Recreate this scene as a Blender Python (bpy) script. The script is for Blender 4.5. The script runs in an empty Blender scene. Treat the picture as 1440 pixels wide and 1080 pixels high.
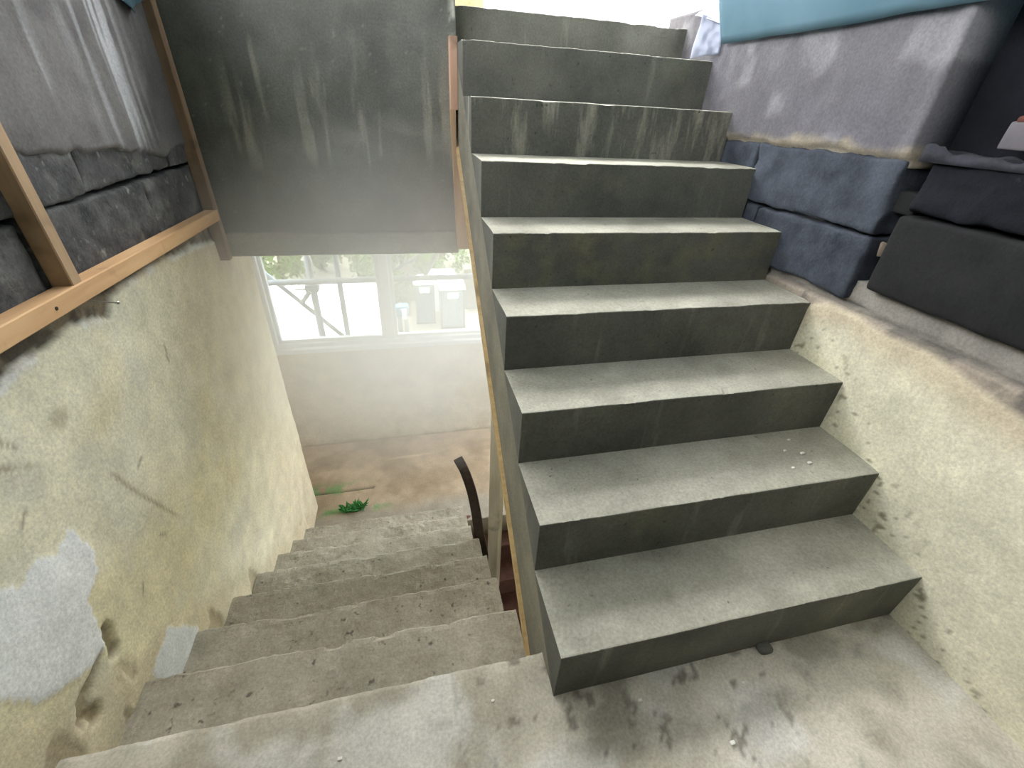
import bpy, math, random
import numpy as np
from mathutils import Vector, Matrix

# ------------------------------------------------------------------ camera, world, light, exposure
scene = bpy.context.scene
C = scene.collection
cam_data = bpy.data.cameras.new('camera')
cam = bpy.data.objects.new('camera', cam_data); C.objects.link(cam)
cam_data.sensor_width = 36.0
cam_data.lens = 615.67 * 36.0 / 1440.0
cam_data.clip_start = 0.02; cam_data.clip_end = 200
_r = (0.97330489, -0.22428408, 0.04872627)
_u = (0.07983531, 0.52988141, 0.84430564)
_f = (0.21518346, 0.81787673, -0.53364196)
_p = (-0.2732, -0.4567, 1.2328)
cam.matrix_world = Matrix(((_r[0], _u[0], -_f[0], _p[0]), (_r[1], _u[1], -_f[1], _p[1]), (_r[2], _u[2], -_f[2], _p[2]), (0, 0, 0, 1)))
scene.camera = cam

world = bpy.data.worlds.new('sky'); scene.world = world; world.use_nodes = True
wn = world.node_tree; wn.nodes.clear()
w_out = wn.nodes.new('ShaderNodeOutputWorld'); w_bg = wn.nodes.new('ShaderNodeBackground')
w_sky = wn.nodes.new('ShaderNodeTexSky'); w_sky.sky_type = 'NISHITA'; w_sky.sun_disc = False
w_sky.sun_elevation = math.radians(68); w_sky.sun_rotation = math.radians(0); w_sky.air_density = 1.0; w_sky.dust_density = 3.0
w_hsv = wn.nodes.new('ShaderNodeHueSaturation'); w_hsv.inputs['Saturation'].default_value = 0.12
wn.links.new(w_sky.outputs[0], w_hsv.inputs['Color']); wn.links.new(w_hsv.outputs[0], w_bg.inputs[0])
w_bg.inputs[1].default_value = 0.45
wn.links.new(w_bg.outputs[0], w_out.inputs[0])

sun_data = bpy.data.lights.new('sun', 'SUN'); sun_data.energy = 1.5; sun_data.angle = math.radians(0.6); sun_data.color = (1, 0.96, 0.9)
sun = bpy.data.objects.new('sun', sun_data); C.objects.link(sun)
sun.rotation_euler = Vector((-0.10, -0.22, -0.97)).to_track_quat('-Z', 'Y').to_euler()     # high, slightly from beyond the yard

scene.view_settings.view_transform = 'Standard'; scene.view_settings.look = 'None'
scene.view_settings.gamma = 1.0; scene.view_settings.use_curve_mapping = False
scene.view_settings.exposure = 2.5
try:
    scene.cycles.use_denoising = True
    scene.cycles.max_bounces = 12; scene.cycles.volume_bounces = 4; scene.cycles.diffuse_bounces = 7; scene.cycles.transparent_max_bounces = 12
    scene.cycles.sample_clamp_indirect = 6.0; scene.cycles.caustics_reflective = False; scene.cycles.caustics_refractive = False
except Exception: pass

# ------------------------------------------------------------------ helpers
rng = random.Random(7); nrng = np.random.default_rng(7)

def lin(*c):
    c = np.asarray(c, float) / 255.0
    return np.where(c <= 0.04045, c / 12.92, ((c + 0.055) / 1.055) ** 2.4)
def lin4(*c): v = lin(*c); return (float(v[0]), float(v[1]), float(v[2]), 1.0)

def _hash(ix, iy, iz, seed):
    h = (ix.astype(np.int64) * 374761393 + iy.astype(np.int64) * 668265263 + iz.astype(np.int64) * 2147483647 + seed * 1274126177) & 0xFFFFFFFF
    h = ((h ^ (h >> 13)) * 1274126177) & 0xFFFFFFFF
    return ((h ^ (h >> 16)) & 0xFFFF) / 65535.0
def vnoise(x, y, z=0.0, seed=0):
    x, y, z = np.broadcast_arrays(np.asarray(x, float), np.asarray(y, float), np.asarray(z, float))
    ix, iy, iz = np.floor(x), np.floor(y), np.floor(z)
    fx, fy, fz = x - ix, y - iy, z - iz
    fx, fy, fz = (t * t * (3 - 2 * t) for t in (fx, fy, fz))
    r = 0
    for dx in (0, 1):
        for dy in (0, 1):
            for dz in (0, 1):
                w = (fx if dx else 1 - fx) * (fy if dy else 1 - fy) * (fz if dz else 1 - fz)
                r = r + w * _hash(ix + dx, iy + dy, iz + dz, seed)
    return r
def fbm(x, y, z=0.0, seed=0, octv=4):
    a, s, t = 0.5, 0, 0
    for o in range(octv):
        s = s + a * vnoise(np.asarray(x) * 2 ** o, np.asarray(y) * 2 ** o, np.asarray(z) * 2 ** o, seed + o * 17); t += a; a *= 0.5
    return s / t
def sstep(a, b, x):
    t = np.clip((x - a) / (b - a), 0, 1); return t * t * (3 - 2 * t)
def mixc(c, col, m):
    return c * (1 - m[..., None]) + np.asarray(col) * m[..., None]
def inpoly(u, v, poly):
    ins = np.zeros(np.shape(u), bool); n = len(poly)
    for i in range(n):
        (x0, y0), (x1, y1) = poly[i], poly[(i + 1) % n]
        c = (y0 > v) != (y1 > v)
        ins ^= c & (u < (x1 - x0) * (v - y0) / ((y1 - y0) if y1 != y0 else 1e-9) + x0)
    return ins
def linedist(u, v, pts):
    d = np.full(np.shape(u), 1e9)
    for (x0, y0), (x1, y1) in zip(pts[:-1], pts[1:]):
        L = (x1 - x0) ** 2 + (y1 - y0) ** 2
        t = np.clip(((u - x0) * (x1 - x0) + (v - y0) * (y1 - y0)) / L, 0, 1)
        d = np.minimum(d, np.hypot(u - x0 - t * (x1 - x0), v - y0 - t * (y1 - y0)))
    return d

def empty(name, loc):
    o = bpy.data.objects.new(name, None); C.objects.link(o); o.location = loc; o.empty_display_size = 0.1; return o
def adopt(o, parent):
    if parent is not None:
        o.parent = parent
        # parents are unrotated and unscaled: their world place is the sum of their locations
        loc = Vector(parent.location)
        q = parent
        while q.parent is not None and False: q = q.parent
        o.matrix_parent_inverse = Matrix.Translation(-loc) if parent.parent is None else Matrix.Translation((0, 0, 0))
    return o
def tag(o, label=None, cat=None, group=None, kind=None):
    if label: o['label'] = label
    if cat: o['category'] = cat
    if group: o['group'] = group
    if kind: o['kind'] = kind
    return o
def mesh(name, V, F, mat, parent=None, cols=None, smooth=False):
    me = bpy.data.meshes.new(name)
    V = np.asarray(V, float)
    if isinstance(F, np.ndarray):
        nf, k = F.shape
        me.vertices.add(len(V)); me.vertices.foreach_set('co', V.ravel())
        me.loops.add(nf * k); me.loops.foreach_set('vertex_index', F.ravel().astype(np.int32))
        me.polygons.add(nf); me.polygons.foreach_set('loop_start', np.arange(nf, dtype=np.int32) * k)
        me.polygons.foreach_set('loop_total', np.full(nf, k, np.int32))
        me.update(calc_edges=True)
    else:
        me.from_pydata([tuple(v) for v in V], [], F)
    if cols is not None:
        a = me.color_attributes.new('Col', 'FLOAT_COLOR', 'POINT')
        c4 = np.ones((len(V), 4)); c4[:, :3] = cols
        a.data.foreach_set('color', c4.ravel())
    if smooth: me.polygons.foreach_set('use_smooth', np.ones(len(me.polygons), bool))
    me.validate(); me.update()
    if mat is not None: me.materials.append(mat)
    o = bpy.data.objects.new(name, me); C.objects.link(o)
    return adopt(o, parent)

class MB:
    def __init__(s): s.V = []; s.F = []
    def box(s, x0, x1, y0, y1, z0, z1, b=0.0):
        n = len(s.V)
        if b <= 0:
            s.V += [(x, y, z) for z in (z0, z1) for y in (y0, y1) for x in (x0, x1)]
            s.F += [[n + i for i in f] for f in ((0, 2, 3, 1), (4, 5, 7, 6), (0, 1, 5, 4), (2, 6, 7, 3), (0, 4, 6, 2), (1, 3, 7, 5))]
        else:
            rings = [(z0, b), (z0 + b, 0), (z1 - b, 0), (z1, b)]
            for z, i in rings:
                s.V += [(x0 + i + (0 if i else b), y0 + i, z), (x1 - i - (0 if i else b), y0 + i, z), (x1 - i, y0 + i + (0 if i else b), z), (x1 - i, y1 - i - (0 if i else b), z),
                        (x1 - i - (0 if i else b), y1 - i, z), (x0 + i + (0 if i else b), y1 - i, z), (x0 + i, y1 - i - (0 if i else b), z), (x0 + i, y0 + i + (0 if i else b), z)]
            s.F += [[n + i for i in range(7, -1, -1)], [n + 24 + i for i in range(8)]]
            for r in range(3):
                for i in range(8):
                    j = (i + 1) % 8
                    s.F.append([n + r * 8 + i, n + r * 8 + j, n + r * 8 + 8 + j, n + r * 8 + 8 + i])
        return s
    def tube(s, pts, r, k=10, cap=True):
        pts = [Vector(p) for p in pts]; n = len(s.V); rs = r if isinstance(r, (list, tuple)) else [r] * len(pts)
        up = None
        for i, p in enumerate(pts):
            t = (pts[min(i + 1, len(pts) - 1)] - pts[max(i - 1, 0)]).normalized()
            if up is None:
                up = Vector((0, 0, 1)) if abs(t.z) < 0.9 else Vector((0, 1, 0))
            a = t.cross(up).normalized(); b = a.cross(t).normalized(); up = b
            for j in range(k):
                q = p + rs[i] * (math.cos(2 * math.pi * j / k) * a + math.sin(2 * math.pi * j / k) * b); s.V.append(tuple(q))
        for i in range(len(pts) - 1):
            for j in range(k):
                jj = (j + 1) % k
                s.F.append([n + i * k + j, n + i * k + jj, n + (i + 1) * k + jj, n + (i + 1) * k + j])
        if cap: s.F += [[n + j for j in range(k - 1, -1, -1)], [n + (len(pts) - 1) * k + j for j in range(k)]]
        return s
    def bar(s, p0, p1, w, t, side=(1, 0, 0)):
        """straight timber: w along side, t along the other cross direction"""
        p0, p1 = Vector(p0), Vector(p1); d = (p1 - p0).normalized(); a = Vector(side); a = (a - d * a.dot(d)).normalized(); b = d.cross(a)
        n = len(s.V); c = 0.0025
        for p in (p0, p1):
            for u, v in ((-w / 2 + c, -t / 2), (w / 2 - c, -t / 2), (w / 2, -t / 2 + c), (w / 2, t / 2 - c), (w / 2 - c, t / 2), (-w / 2 + c, t / 2), (-w / 2, t / 2 - c), (-w / 2, -t / 2 + c)):
                s.V.append(tuple(p + a * u + b * v))
        s.F += [[n + i for i in range(7, -1, -1)], [n + 8 + i for i in range(8)]]
        for i in range(8): j = (i + 1) % 8; s.F.append([n + i, n + j, n + 8 + j, n + 8 + i])
        return s
    def prism(s, poly, axis, a0, a1):
        n = len(s.V); k = len(poly)
        for a in (a0, a1):
            for u, v in poly: s.V.append({'x': (a, u, v), 'y': (u, a, v), 'z': (u, v, a)}[axis])
        s.F += [[n + i for i in range(k)], [n + k + i for i in range(k - 1, -1, -1)]]
        for i in range(k): j = (i + 1) % k; s.F.append([n + i, n + k + i, n + k + j, n + j])
        return s
    def build(s, name, mat, parent=None, smooth=False):
        o = mesh(name, s.V, s.F, mat, parent, smooth=smooth)
        import bmesh
        bm = bmesh.new(); bm.from_mesh(o.data); bmesh.ops.recalc_face_normals(bm, faces=bm.faces); bm.to_mesh(o.data); bm.free()
        return o

def grid_solid(name, mp, u0, u1, v0, v1, res, func, back, mat, parent=None, smooth=True):
    """closed slab: a finely divided front whose depth and colour come from func(u, v), a flat back"""
    nu, nv = max(2, int(round((u1 - u0) / res)) + 1), max(2, int(round((v1 - v0) / res)) + 1)
    U, Vv = np.meshgrid(np.linspace(u0, u1, nu), np.linspace(v0, v1, nv), indexing='ij')
    d, col = func(U, Vv)
    P = np.stack(mp(U, Vv, d), -1).reshape(-1, 3)
    idx = np.arange(nu * nv).reshape(nu, nv)
    F = np.stack([idx[:-1, :-1], idx[1:, :-1], idx[1:, 1:], idx[:-1, 1:]], -1).reshape(-1, 4)
    loop = np.concatenate([idx[:, 0], idx[-1, 1:], idx[-2::-1, -1], idx[0, -2:0:-1]])
    Uf, Vf = U.ravel()[loop], Vv.ravel()[loop]
    B = np.stack(mp(Uf, Vf, np.full(len(loop), -back)), -1)
    n0 = len(P); nl = len(loop); j = np.arange(nl); jn = (j + 1) % nl
    S = np.stack([loop[jn], loop[j], n0 + j, n0 + jn], -1)
    cen = B.mean(0)[None]
    T = np.stack([n0 + jn, n0 + j, np.full(nl, n0 + nl), np.full(nl, n0 + nl)], -1)
    allV = np.concatenate([P, B, cen])
    cols = np.concatenate([col.reshape(-1, 3), col.reshape(-1, 3)[loop], col.reshape(-1, 3)[:1]])
    faces = [list(f) for f in np.concatenate([F, S])] + [list(t[:3]) for t in T]
    a, b, c = allV[F[0][0]], allV[F[0][1]], allV[F[0][2]]
    front = np.array(mp(np.array(u0), np.array(v0), np.array(1.0))) - np.array(mp(np.array(u0), np.array(v0), np.array(0.0)))
    if np.dot(np.cross(b - a, c - b), front) < 0: faces = [f[::-1] for f in faces]
    return mesh(name, allV, faces, mat, parent, cols=cols, smooth=smooth)

def extrude_x(name, prof, x0, x1, res, mat, parent, amp=0.002, nose=(), chip=0.0, seed=0, freq=9.0, keep=(), amp2=0.0):
    """closed (y,z) profile drawn along x, worn: points listed in nose lose chips, all points wander by amp except those in keep"""
    m = max(2, int(round((x1 - x0) / res)) + 1); xs = np.linspace(x0, x1, m); k = len(prof)
    P = np.zeros((m, k, 3)); P[..., 0] = xs[:, None]; P[..., 1] = [p[0] for p in prof]; P[..., 2] = [p[1] for p in prof]
    N = np.stack([fbm(P[..., 0] * freq, P[..., 1] * freq, P[..., 2] * freq, seed + s, 4) - 0.5 for s in (1, 2, 3)], -1)
    mask = np.ones(k); mask[list(keep)] = 0
    P[..., 1:] += N[..., 1:] * 2 * amp * mask[None, :, None]
    if amp2:
        N2 = fbm(P[..., 0] * 38, P[..., 1] * 38, P[..., 2] * 38, seed + 40, 3) - 0.5; lump = np.clip(fbm(P[..., 0] * 12, P[..., 1] * 12, 0, seed + 44, 3) - 0.48, 0, 1)
        P[..., 2] += (N2 * 2 * amp2 * (0.4 + 5 * lump)) * mask[None, :]
    if chip:
        ch = np.clip(fbm(xs * 14, np.full(m, seed * 3.7), 0.3, seed + 9, 4) - 0.56, 0, 1) * 6 * chip + chip * 0.25 * vnoise(xs * 60, seed, 1)
        for i, (dy, dz) in nose:
            P[:, i, 1] += dy * ch; P[:, i, 2] += dz * ch
    V = P.reshape(-1, 3); idx = np.arange(m * k).reshape(m, k); F = []
    a, b = idx[:-1], idx[1:]
    F = np.stack([a, b, np.roll(b, -1, 1), np.roll(a, -1, 1)], -1).reshape(-1, 4)
    faces = [list(f) for f in F] + [list(idx[0]), list(idx[-1][::-1])]
    o = mesh(name, V, faces, mat, parent)
    import bmesh
    bm = bmesh.new(); bm.from_mesh(o.data); bmesh.ops.recalc_face_normals(bm, faces=bm.faces); bm.to_mesh(o.data); bm.free()
    return o

def rough_block(name, x0, x1, y0, y1, z0, z1, mat, parent, res=0.03, rad=0.008, amp=0.004, seed=0, freq=14):
    ax = []
    for a, b in ((x0, x1), (y0, y1), (z0, z1)):
        n = max(1, int((b - a - 2 * rad) / res)); ax.append(np.concatenate([[a, a + rad * .35], np.linspace(a + rad, b - rad, n + 1), [b - rad * .35, b]]))
    ids = {}; V = []; F = []
    def vid(i, j, k):
        if (i, j, k) not in ids: ids[(i, j, k)] = len(V); V.append((ax[0][i], ax[1][j], ax[2][k]))
        return ids[(i, j, k)]
    n = [len(a) for a in ax]
    for d in range(3):
        e, f = (d + 1) % 3, (d + 2) % 3
        for side in (0, n[d] - 1):
            for p in range(n[e] - 1):
                for q in range(n[f] - 1):
                    quad = []
                    for dp, dq in ((0, 0), (1, 0), (1, 1), (0, 1)):
                        t = [0, 0, 0]; t[d] = side; t[e] = p + dp; t[f] = q + dq; quad.append(vid(*t))
                    F.append(quad if side else quad[::-1])
    V = np.array(V); lo = np.array([x0, y0, z0]) + rad; hi = np.array([x1, y1, z1]) - rad
    Cc = np.clip(V, lo, hi); D = V - Cc; L = np.linalg.norm(D, axis=1, keepdims=True); V = np.where(L > 0, Cc + D / np.maximum(L, 1e-9) * np.minimum(rad, np.maximum(L, rad)), V)
    N = np.stack([fbm(V[:, 0] * freq, V[:, 1] * freq, V[:, 2] * freq, seed + s, 4) - 0.5 for s in (1, 2, 3)], -1)
    V = V + N * 2 * amp
    return mesh(name, V, F, mat, parent, smooth=True)

# ------------------------------------------------------------------ materials
def nt(name):
    m = bpy.data.materials.new(name); m.use_nodes = True; t = m.node_tree; t.nodes.clear()
    out = t.nodes.new('ShaderNodeOutputMaterial'); b = t.nodes.new('ShaderNodeBsdfPrincipled')
    t.links.new(b.outputs[0], out.inputs[0]); return m, t, b
def ramp(t, src, stops):
    r = t.nodes.new('ShaderNodeValToRGB'); e = r.color_ramp.elements
    while len(e) < len(stops): e.new(0.5)
    for el, (p, c) in zip(e, stops): el.position = p; el.color = c if len(c) == 4 else (*c, 1)
    t.links.new(src, r.inputs[0]); return r.outputs[0]
def noise(t, vec, scale, detail=5, rough=0.55, stretch=None, off=None):
    if stretch or off:
        mp = t.nodes.new('ShaderNodeMapping')
        if stretch: mp.inputs['Scale'].default_value = stretch
        if off: mp.inputs['Location'].default_value = off
        t.links.new(vec, mp.inputs[0]); vec = mp.outputs[0]
    n = t.nodes.new('ShaderNodeTexNoise'); n.inputs['Scale'].default_value = scale; n.inputs['Detail'].default_value = detail; n.inputs['Roughness'].default_value = rough
    t.links.new(vec, n.inputs['Vector']); return n.outputs[0]
def mixn(t, fac, a, b, mode='MIX'):
    m = t.nodes.new('ShaderNodeMix'); m.data_type = 'RGBA'; m.blend_type = mode
    for s, i in ((fac, 0), (a, 6), (b, 7)):
        if isinstance(s, (int, float)): m.inputs[i].default_value = s
        elif isinstance(s, tuple): m.inputs[i].default_value = s if len(s) == 4 else (*s, 1)
        else: t.links.new(s, m.inputs[i])
    return m.outputs[2]
W1, K0 = (1, 1, 1, 1), (0, 0, 0, 1)
def surface(name, c1, c2, scale=5, attr=False, streak=None, specks=None, bump=0.25, bscale=60, rough=0.9, vary=0.25, off=None, blotch=None):
    m, t, b = nt(name)
    tc = t.nodes.new('ShaderNodeTexCoord'); vec = tc.outputs['Object']
    n1 = noise(t, vec, scale, 8, 0.62, off=off)
    if attr:
        at = t.nodes.new('ShaderNodeVertexColor'); at.layer_name = 'Col'
        col = mixn(t, 1.0, at.outputs[0], ramp(t, n1, [(0.25, (1 - vary,) * 3), (0.75, (1 + vary * 0.6,) * 3)]), 'MULTIPLY')
    else:
        col = ramp(t, n1, [(0.3, lin4(*c1)), (0.7, lin4(*c2))])
    if blotch:
        bc, bs, lo, hi, amt = blotch
        col = mixn(t, ramp(t, noise(t, vec, bs, 6, 0.6, off=(3.1, 1.7, 5.2)), [(lo, K0), (hi, (amt,) * 3)]), col, lin4(*bc))
    if streak:
        sc, st, lo, hi, amt = streak
        col = mixn(t, ramp(t, noise(t, vec, 1.0, 5, 0.6, stretch=st), [(lo, K0), (hi, (amt,) * 3)]), col, lin4(*sc))
    fine = noise(t, vec, 130, 3, 0.6)
    col = mixn(t, 1.0, col, ramp(t, fine, [(0.3, (0.82,) * 3), (0.7, (1.12,) * 3)]), 'MULTIPLY')
    if specks:
        kc, ks, lo, hi = specks
        col = mixn(t, ramp(t, noise(t, vec, ks, 2, 0.5, off=(7.7, 2.2, 0.4)), [(lo, K0), (hi, (0.8,) * 3)]), col, lin4(*kc))
    t.links.new(col, b.inputs['Base Color']); b.inputs['Roughness'].default_value = rough; b.inputs['Specular IOR Level'].default_value = 0.2
    bn = t.nodes.new('ShaderNodeBump'); bn.inputs['Strength'].default_value = bump; bn.inputs['Distance'].default_value = 0.01
    hh = mixn(t, 0.4, noise(t, vec, bscale, 6, 0.65), noise(t, vec, bscale * 0.2, 5, 0.6))
    t.links.new(hh, bn.inputs['Height']); t.links.new(bn.outputs[0], b.inputs['Normal'])
    return m
def plain(name, c, rough=0.6, metal=0.0, vary=0.15, scale=20, bump=0.0):
    m, t, b = nt(name); tc = t.nodes.new('ShaderNodeTexCoord')
    n = noise(t, tc.outputs['Object'], scale, 4)
    col = mixn(t, 1.0, lin4(*c), ramp(t, n, [(0.3, (1 - vary,) * 3), (0.7, (1 + vary * 0.5,) * 3)]), 'MULTIPLY')
    t.links.new(col, b.inputs['Base Color']); b.inputs['Roughness'].default_value = rough; b.inputs['Metallic'].default_value = metal
    if bump:
        bn = t.nodes.new('ShaderNodeBump'); bn.inputs['Strength'].default_value = bump; bn.inputs['Distance'].default_value = 0.005
        t.links.new(n, bn.inputs['Height']); t.links.new(bn.outputs[0], b.inputs['Normal'])
    return m
def wood(name, c1, c2, stretch, knots=True):
    m, t, b = nt(name); tc = t.nodes.new('ShaderNodeTexCoord'); v = tc.outputs['Object']
    g = noise(t, v, 1.0, 6, 0.6, stretch=stretch)
    col = ramp(t, g, [(0.3, lin4(*c1)), (0.7, lin4(*c2))])
    col = mixn(t, ramp(t, noise(t, v, 7, 3, 0.5), [(0.60, K0), (0.72, (0.55,) * 3)]), col, lin4(*(int(x * 0.55) for x in c1)))
    t.links.new(col, b.inputs['Base Color']); b.inputs['Roughness'].default_value = 0.75
    bn = t.nodes.new('ShaderNodeBump'); bn.inputs['Strength'].default_value = 0.2; bn.inputs['Distance'].default_value = 0.004
    t.links.new(g, bn.inputs['Height']); t.links.new(bn.outputs[0], b.inputs['Normal'])
    return m

M = {}
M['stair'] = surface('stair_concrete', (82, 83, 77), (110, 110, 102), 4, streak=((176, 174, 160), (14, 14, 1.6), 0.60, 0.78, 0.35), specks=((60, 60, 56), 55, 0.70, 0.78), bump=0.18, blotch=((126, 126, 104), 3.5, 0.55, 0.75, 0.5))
M['riser_olive'] = surface('olive_stained_concrete', (82, 83, 77), (106, 106, 98), 5, specks=((60, 60, 56), 55, 0.70, 0.78), bump=0.2, blotch=((122, 119, 94), 8, 0.46, 0.66, 0.6))
M['riser_streak'] = surface('lime_streaked_concrete', (82, 83, 77), (106, 106, 98), 5, streak=((168, 164, 148), (16, 16, 3.0), 0.50, 0.66, 0.6), specks=((60, 60, 56), 55, 0.70, 0.78), bump=0.2)
M['tread'] = surface('dusty_lit_tread_concrete', (142, 140, 127), (176, 174, 159), 4, specks=((96, 94, 86), 55, 0.70, 0.78), bump=0.18, blotch=((116, 115, 104), 3.0, 0.52, 0.7, 0.6), off=(2.0, 5.0, 1.0))
M['stair_side'] = surface('stair_side_concrete', (112, 110, 98), (140, 136, 120), 6, streak=((170, 160, 135), (5, 5, 22), 0.60, 0.8, 0.4), bump=0.2)
M['mortar'] = surface('rough_mortar', (136, 131, 117), (172, 166, 151), 7, specks=((72, 68, 60), 38, 0.66, 0.76), bump=0.6, bscale=45, blotch=((122, 113, 98), 5, 0.52, 0.7, 0.5))
M['brown'] = surface('brown_red_floor', (84, 58, 52), (108, 78, 70), 8, specks=((70, 50, 46), 40, 0.66, 0.78), bump=0.2)
M['paint'] = surface('coated_masonry', None, None, 9, attr=True, bump=0.3, bscale=70, vary=0.22)
M['render'] = surface('cement_render', None, None, 7, attr=True, bump=0.25, bscale=55, vary=0.25)
M['block'] = surface('dark_block', (58, 59, 61), (98, 98, 97), 12, specks=((150, 150, 146), 30, 0.64, 0.8), bump=1.0, bscale=34, blotch=((140, 140, 136), 7, 0.54, 0.72, 0.6))
M['block_blue'] = surface('blue_grey_block', (46, 50, 57), (74, 79, 87), 8, bump=0.8, bscale=35, blotch=((170, 174, 178), 8, 0.68, 0.78, 0.6))
M['soot'] = surface('sooty_block', (26, 26, 27), (38, 38, 37), 6, bump=0.4, bscale=30)
M['soot2'] = surface('black_mortar', (13, 14, 19), (25, 26, 32), 7, bump=0.9, bscale=22, blotch=((90, 92, 98), 9, 0.66, 0.8, 0.5))
M['timber'] = wood('sawn_timber', (182, 142, 100), (212, 174, 128), (18, 2.2, 18))
M['timber_v'] = wood('sawn_timber_upright', (150, 124, 94), (186, 158, 124), (20, 20, 2.2))
M['timber_dark'] = wood('weathered_timber', (112, 92, 70), (142, 118, 92), (20, 20, 2.2))
M['timber_red'] = wood('reddish_timber', (172, 138, 116), (198, 164, 140), (20, 20, 2.0))
M['timber_grey'] = wood('grey_prop_timber', (196, 188, 174), (226, 220, 208), (22, 22, 2.2))
M['ply'] = wood('plywood_edge', (178, 150, 100), (206, 180, 130), (6, 3, 90))
M['rust'] = plain('dark_rusty_steel', (62, 52, 48), 0.6, 0.4, 0.35, 60, 0.4)
M['alu'] = plain('white_window_frame', (206, 212, 218), 0.4, 0.0, 0.06)
M['steel'] = plain('galvanised_tube', (112, 118, 124), 0.45, 0.5, 0.15)
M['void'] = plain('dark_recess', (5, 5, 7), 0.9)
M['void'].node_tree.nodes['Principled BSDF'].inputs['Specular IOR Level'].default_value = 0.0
M['cream_bit'] = plain('cream_plaster_bit', (214, 196, 172), 0.9, bump=0.4)
M['loose'] = plain('pale_block', (92, 88, 91), 0.9, bump=0.4)
M['redcrust'] = plain('red_brown_crust', (84, 44, 34), 0.9, bump=0.4)
M['chip'] = plain('white_plaster_chip', (226, 224, 214), 0.9)
M['moss'] = plain('green_moss', (72, 150, 78), 0.95, vary=0.5, scale=90, bump=0.8)
M['nail'] = plain('nail_steel', (150, 145, 135), 0.4, 0.8)
M['white'] = plain('white_panel', (236, 238, 240), 0.6, vary=0.03)
M['brickm'] = surface('tan_brick', (168, 138, 104), (196, 166, 128), 12, bump=0.5)
M['bag'] = plain('white_plastic_sheet', (150, 156, 176), 0.35, vary=0.1, bump=0.3)
M['bag_line'] = plain('white_print', (190, 194, 204), 0.4, vary=0.02)

m, t, b = nt('teal_tarpaulin')
tcn = t.nodes.new('ShaderNodeTexCoord')
tn = noise(t, tcn.outputs['Object'], 3, 4)
tcol = ramp(t, tn, [(0.3, lin4(94, 128, 142)), (0.7, lin4(118, 150, 164))])
t.links.new(tcol, b.inputs['Base Color']); b.inputs['Roughness'].default_value = 0.5
trl = t.nodes.new('ShaderNodeBsdfTranslucent'); t.links.new(tcol, trl.inputs['Color'])
ms = t.nodes.new('ShaderNodeMixShader'); ms.inputs[0].default_value = 0.35
t.links.new(b.outputs[0], ms.inputs[1]); t.links.new(trl.outputs[0], ms.inputs[2])
t.links.new(ms.outputs[0], [n for n in t.nodes if n.type == 'OUTPUT_MATERIAL'][0].inputs[0]); M['tarp'] = m

m, t, b = nt('window_glass')
tr = t.nodes.new('ShaderNodeBsdfTransparent'); tr.inputs[0].default_value = (0.93, 0.97, 0.96, 1)
gl = t.nodes.new('ShaderNodeBsdfGlossy'); gl.inputs['Roughness'].default_value = 0.03
ms = t.nodes.new('ShaderNodeMixShader'); ms.inputs[0].default_value = 0.06
t.links.new(tr.outputs[0], ms.inputs[1]); t.links.new(gl.outputs[0], ms.inputs[2])
t.links.new(ms.outputs[0], [n for n in t.nodes if n.type == 'OUTPUT_MATERIAL'][0].inputs[0]); M['glass'] = m

# ------------------------------------------------------------------ dimensions (metres)
XL, XR = -1.08, 1.065           # inner faces of the side walls
H = 0.18                        # riser
D = 0.229                       # tread of the rising flight
DD = 0.2407                     # tread of the falling flight
ZH = -1.44                      # half landing below
YW = 1.80                       # grey concrete wall over the falling flight
YB = 2.88                       # window wall
ys = [(k - 1) * D for k in range(1, 10)] + [1.854 + 0.3]
zs = [k * H for k in range(1, 10)]
ys[7] = 1.592; ys[8] = 1.854; zs[8] = 1.574

HZ_C, HZ_R, HZ_D = (-0.38, 1.80, 0.34), (1.05, 1.05, 0.90), 2.0     # added glare haze: middle, half extents, density

# ------------------------------------------------------------------ structure: floors
def landing_f(u, v):
    d = (fbm(u * 9, v * 9, 0, 3) - 0.5) * 0.008 + (fbm(u * 40, v * 40, 0, 5) - 0.5) * 0.003
    edge = sstep(0.03, 0.0, 0.105 - v) * (u < 0.0)
    d = d - edge * np.clip(fbm(u * 16, v * 5, 0, 8) - 0.35, 0, 1) * 0.03
    col = np.ones(u.shape + (3,)) * lin(192, 187, 171)
    col = mixc(col, lin(164, 158, 142), sstep(0.42, 0.65, fbm(u * 4, v * 4, 0, 11)))
    col = mixc(col, lin(206, 204, 196), sstep(0.55, 0.72, fbm(u * 6, v * 6, 0, 12)) * 0.7)
    spots = sstep(0.68, 0.74, fbm(u * 34, v * 30, 0, 21, 3)) * sstep(0.25, -0.1, np.abs(u - 0.2) - 0.35)
    col = mixc(col, lin(104, 99, 88), spots * 0.7)
    foot_shade = sstep(0.5, 0.7, fbm(u * 7, v * 14, 0, 31)) * sstep(-0.22, -0.02, v) * (u > 0)
    col = mixc(col, lin(122, 119, 108), foot_shade * 0.6)  # patchy shade at the foot of the first step, put into the colour
    return d, col
o = grid_solid('floor', lambda u, v, d: (u, v, d), XL - 0.02, XR + 0.02, -1.3, 0.105, 0.010, landing_f, 0.2, M['render'])
tag(o, 'pale grey concrete landing between the two stair flights', 'floor', kind='structure')

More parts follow.
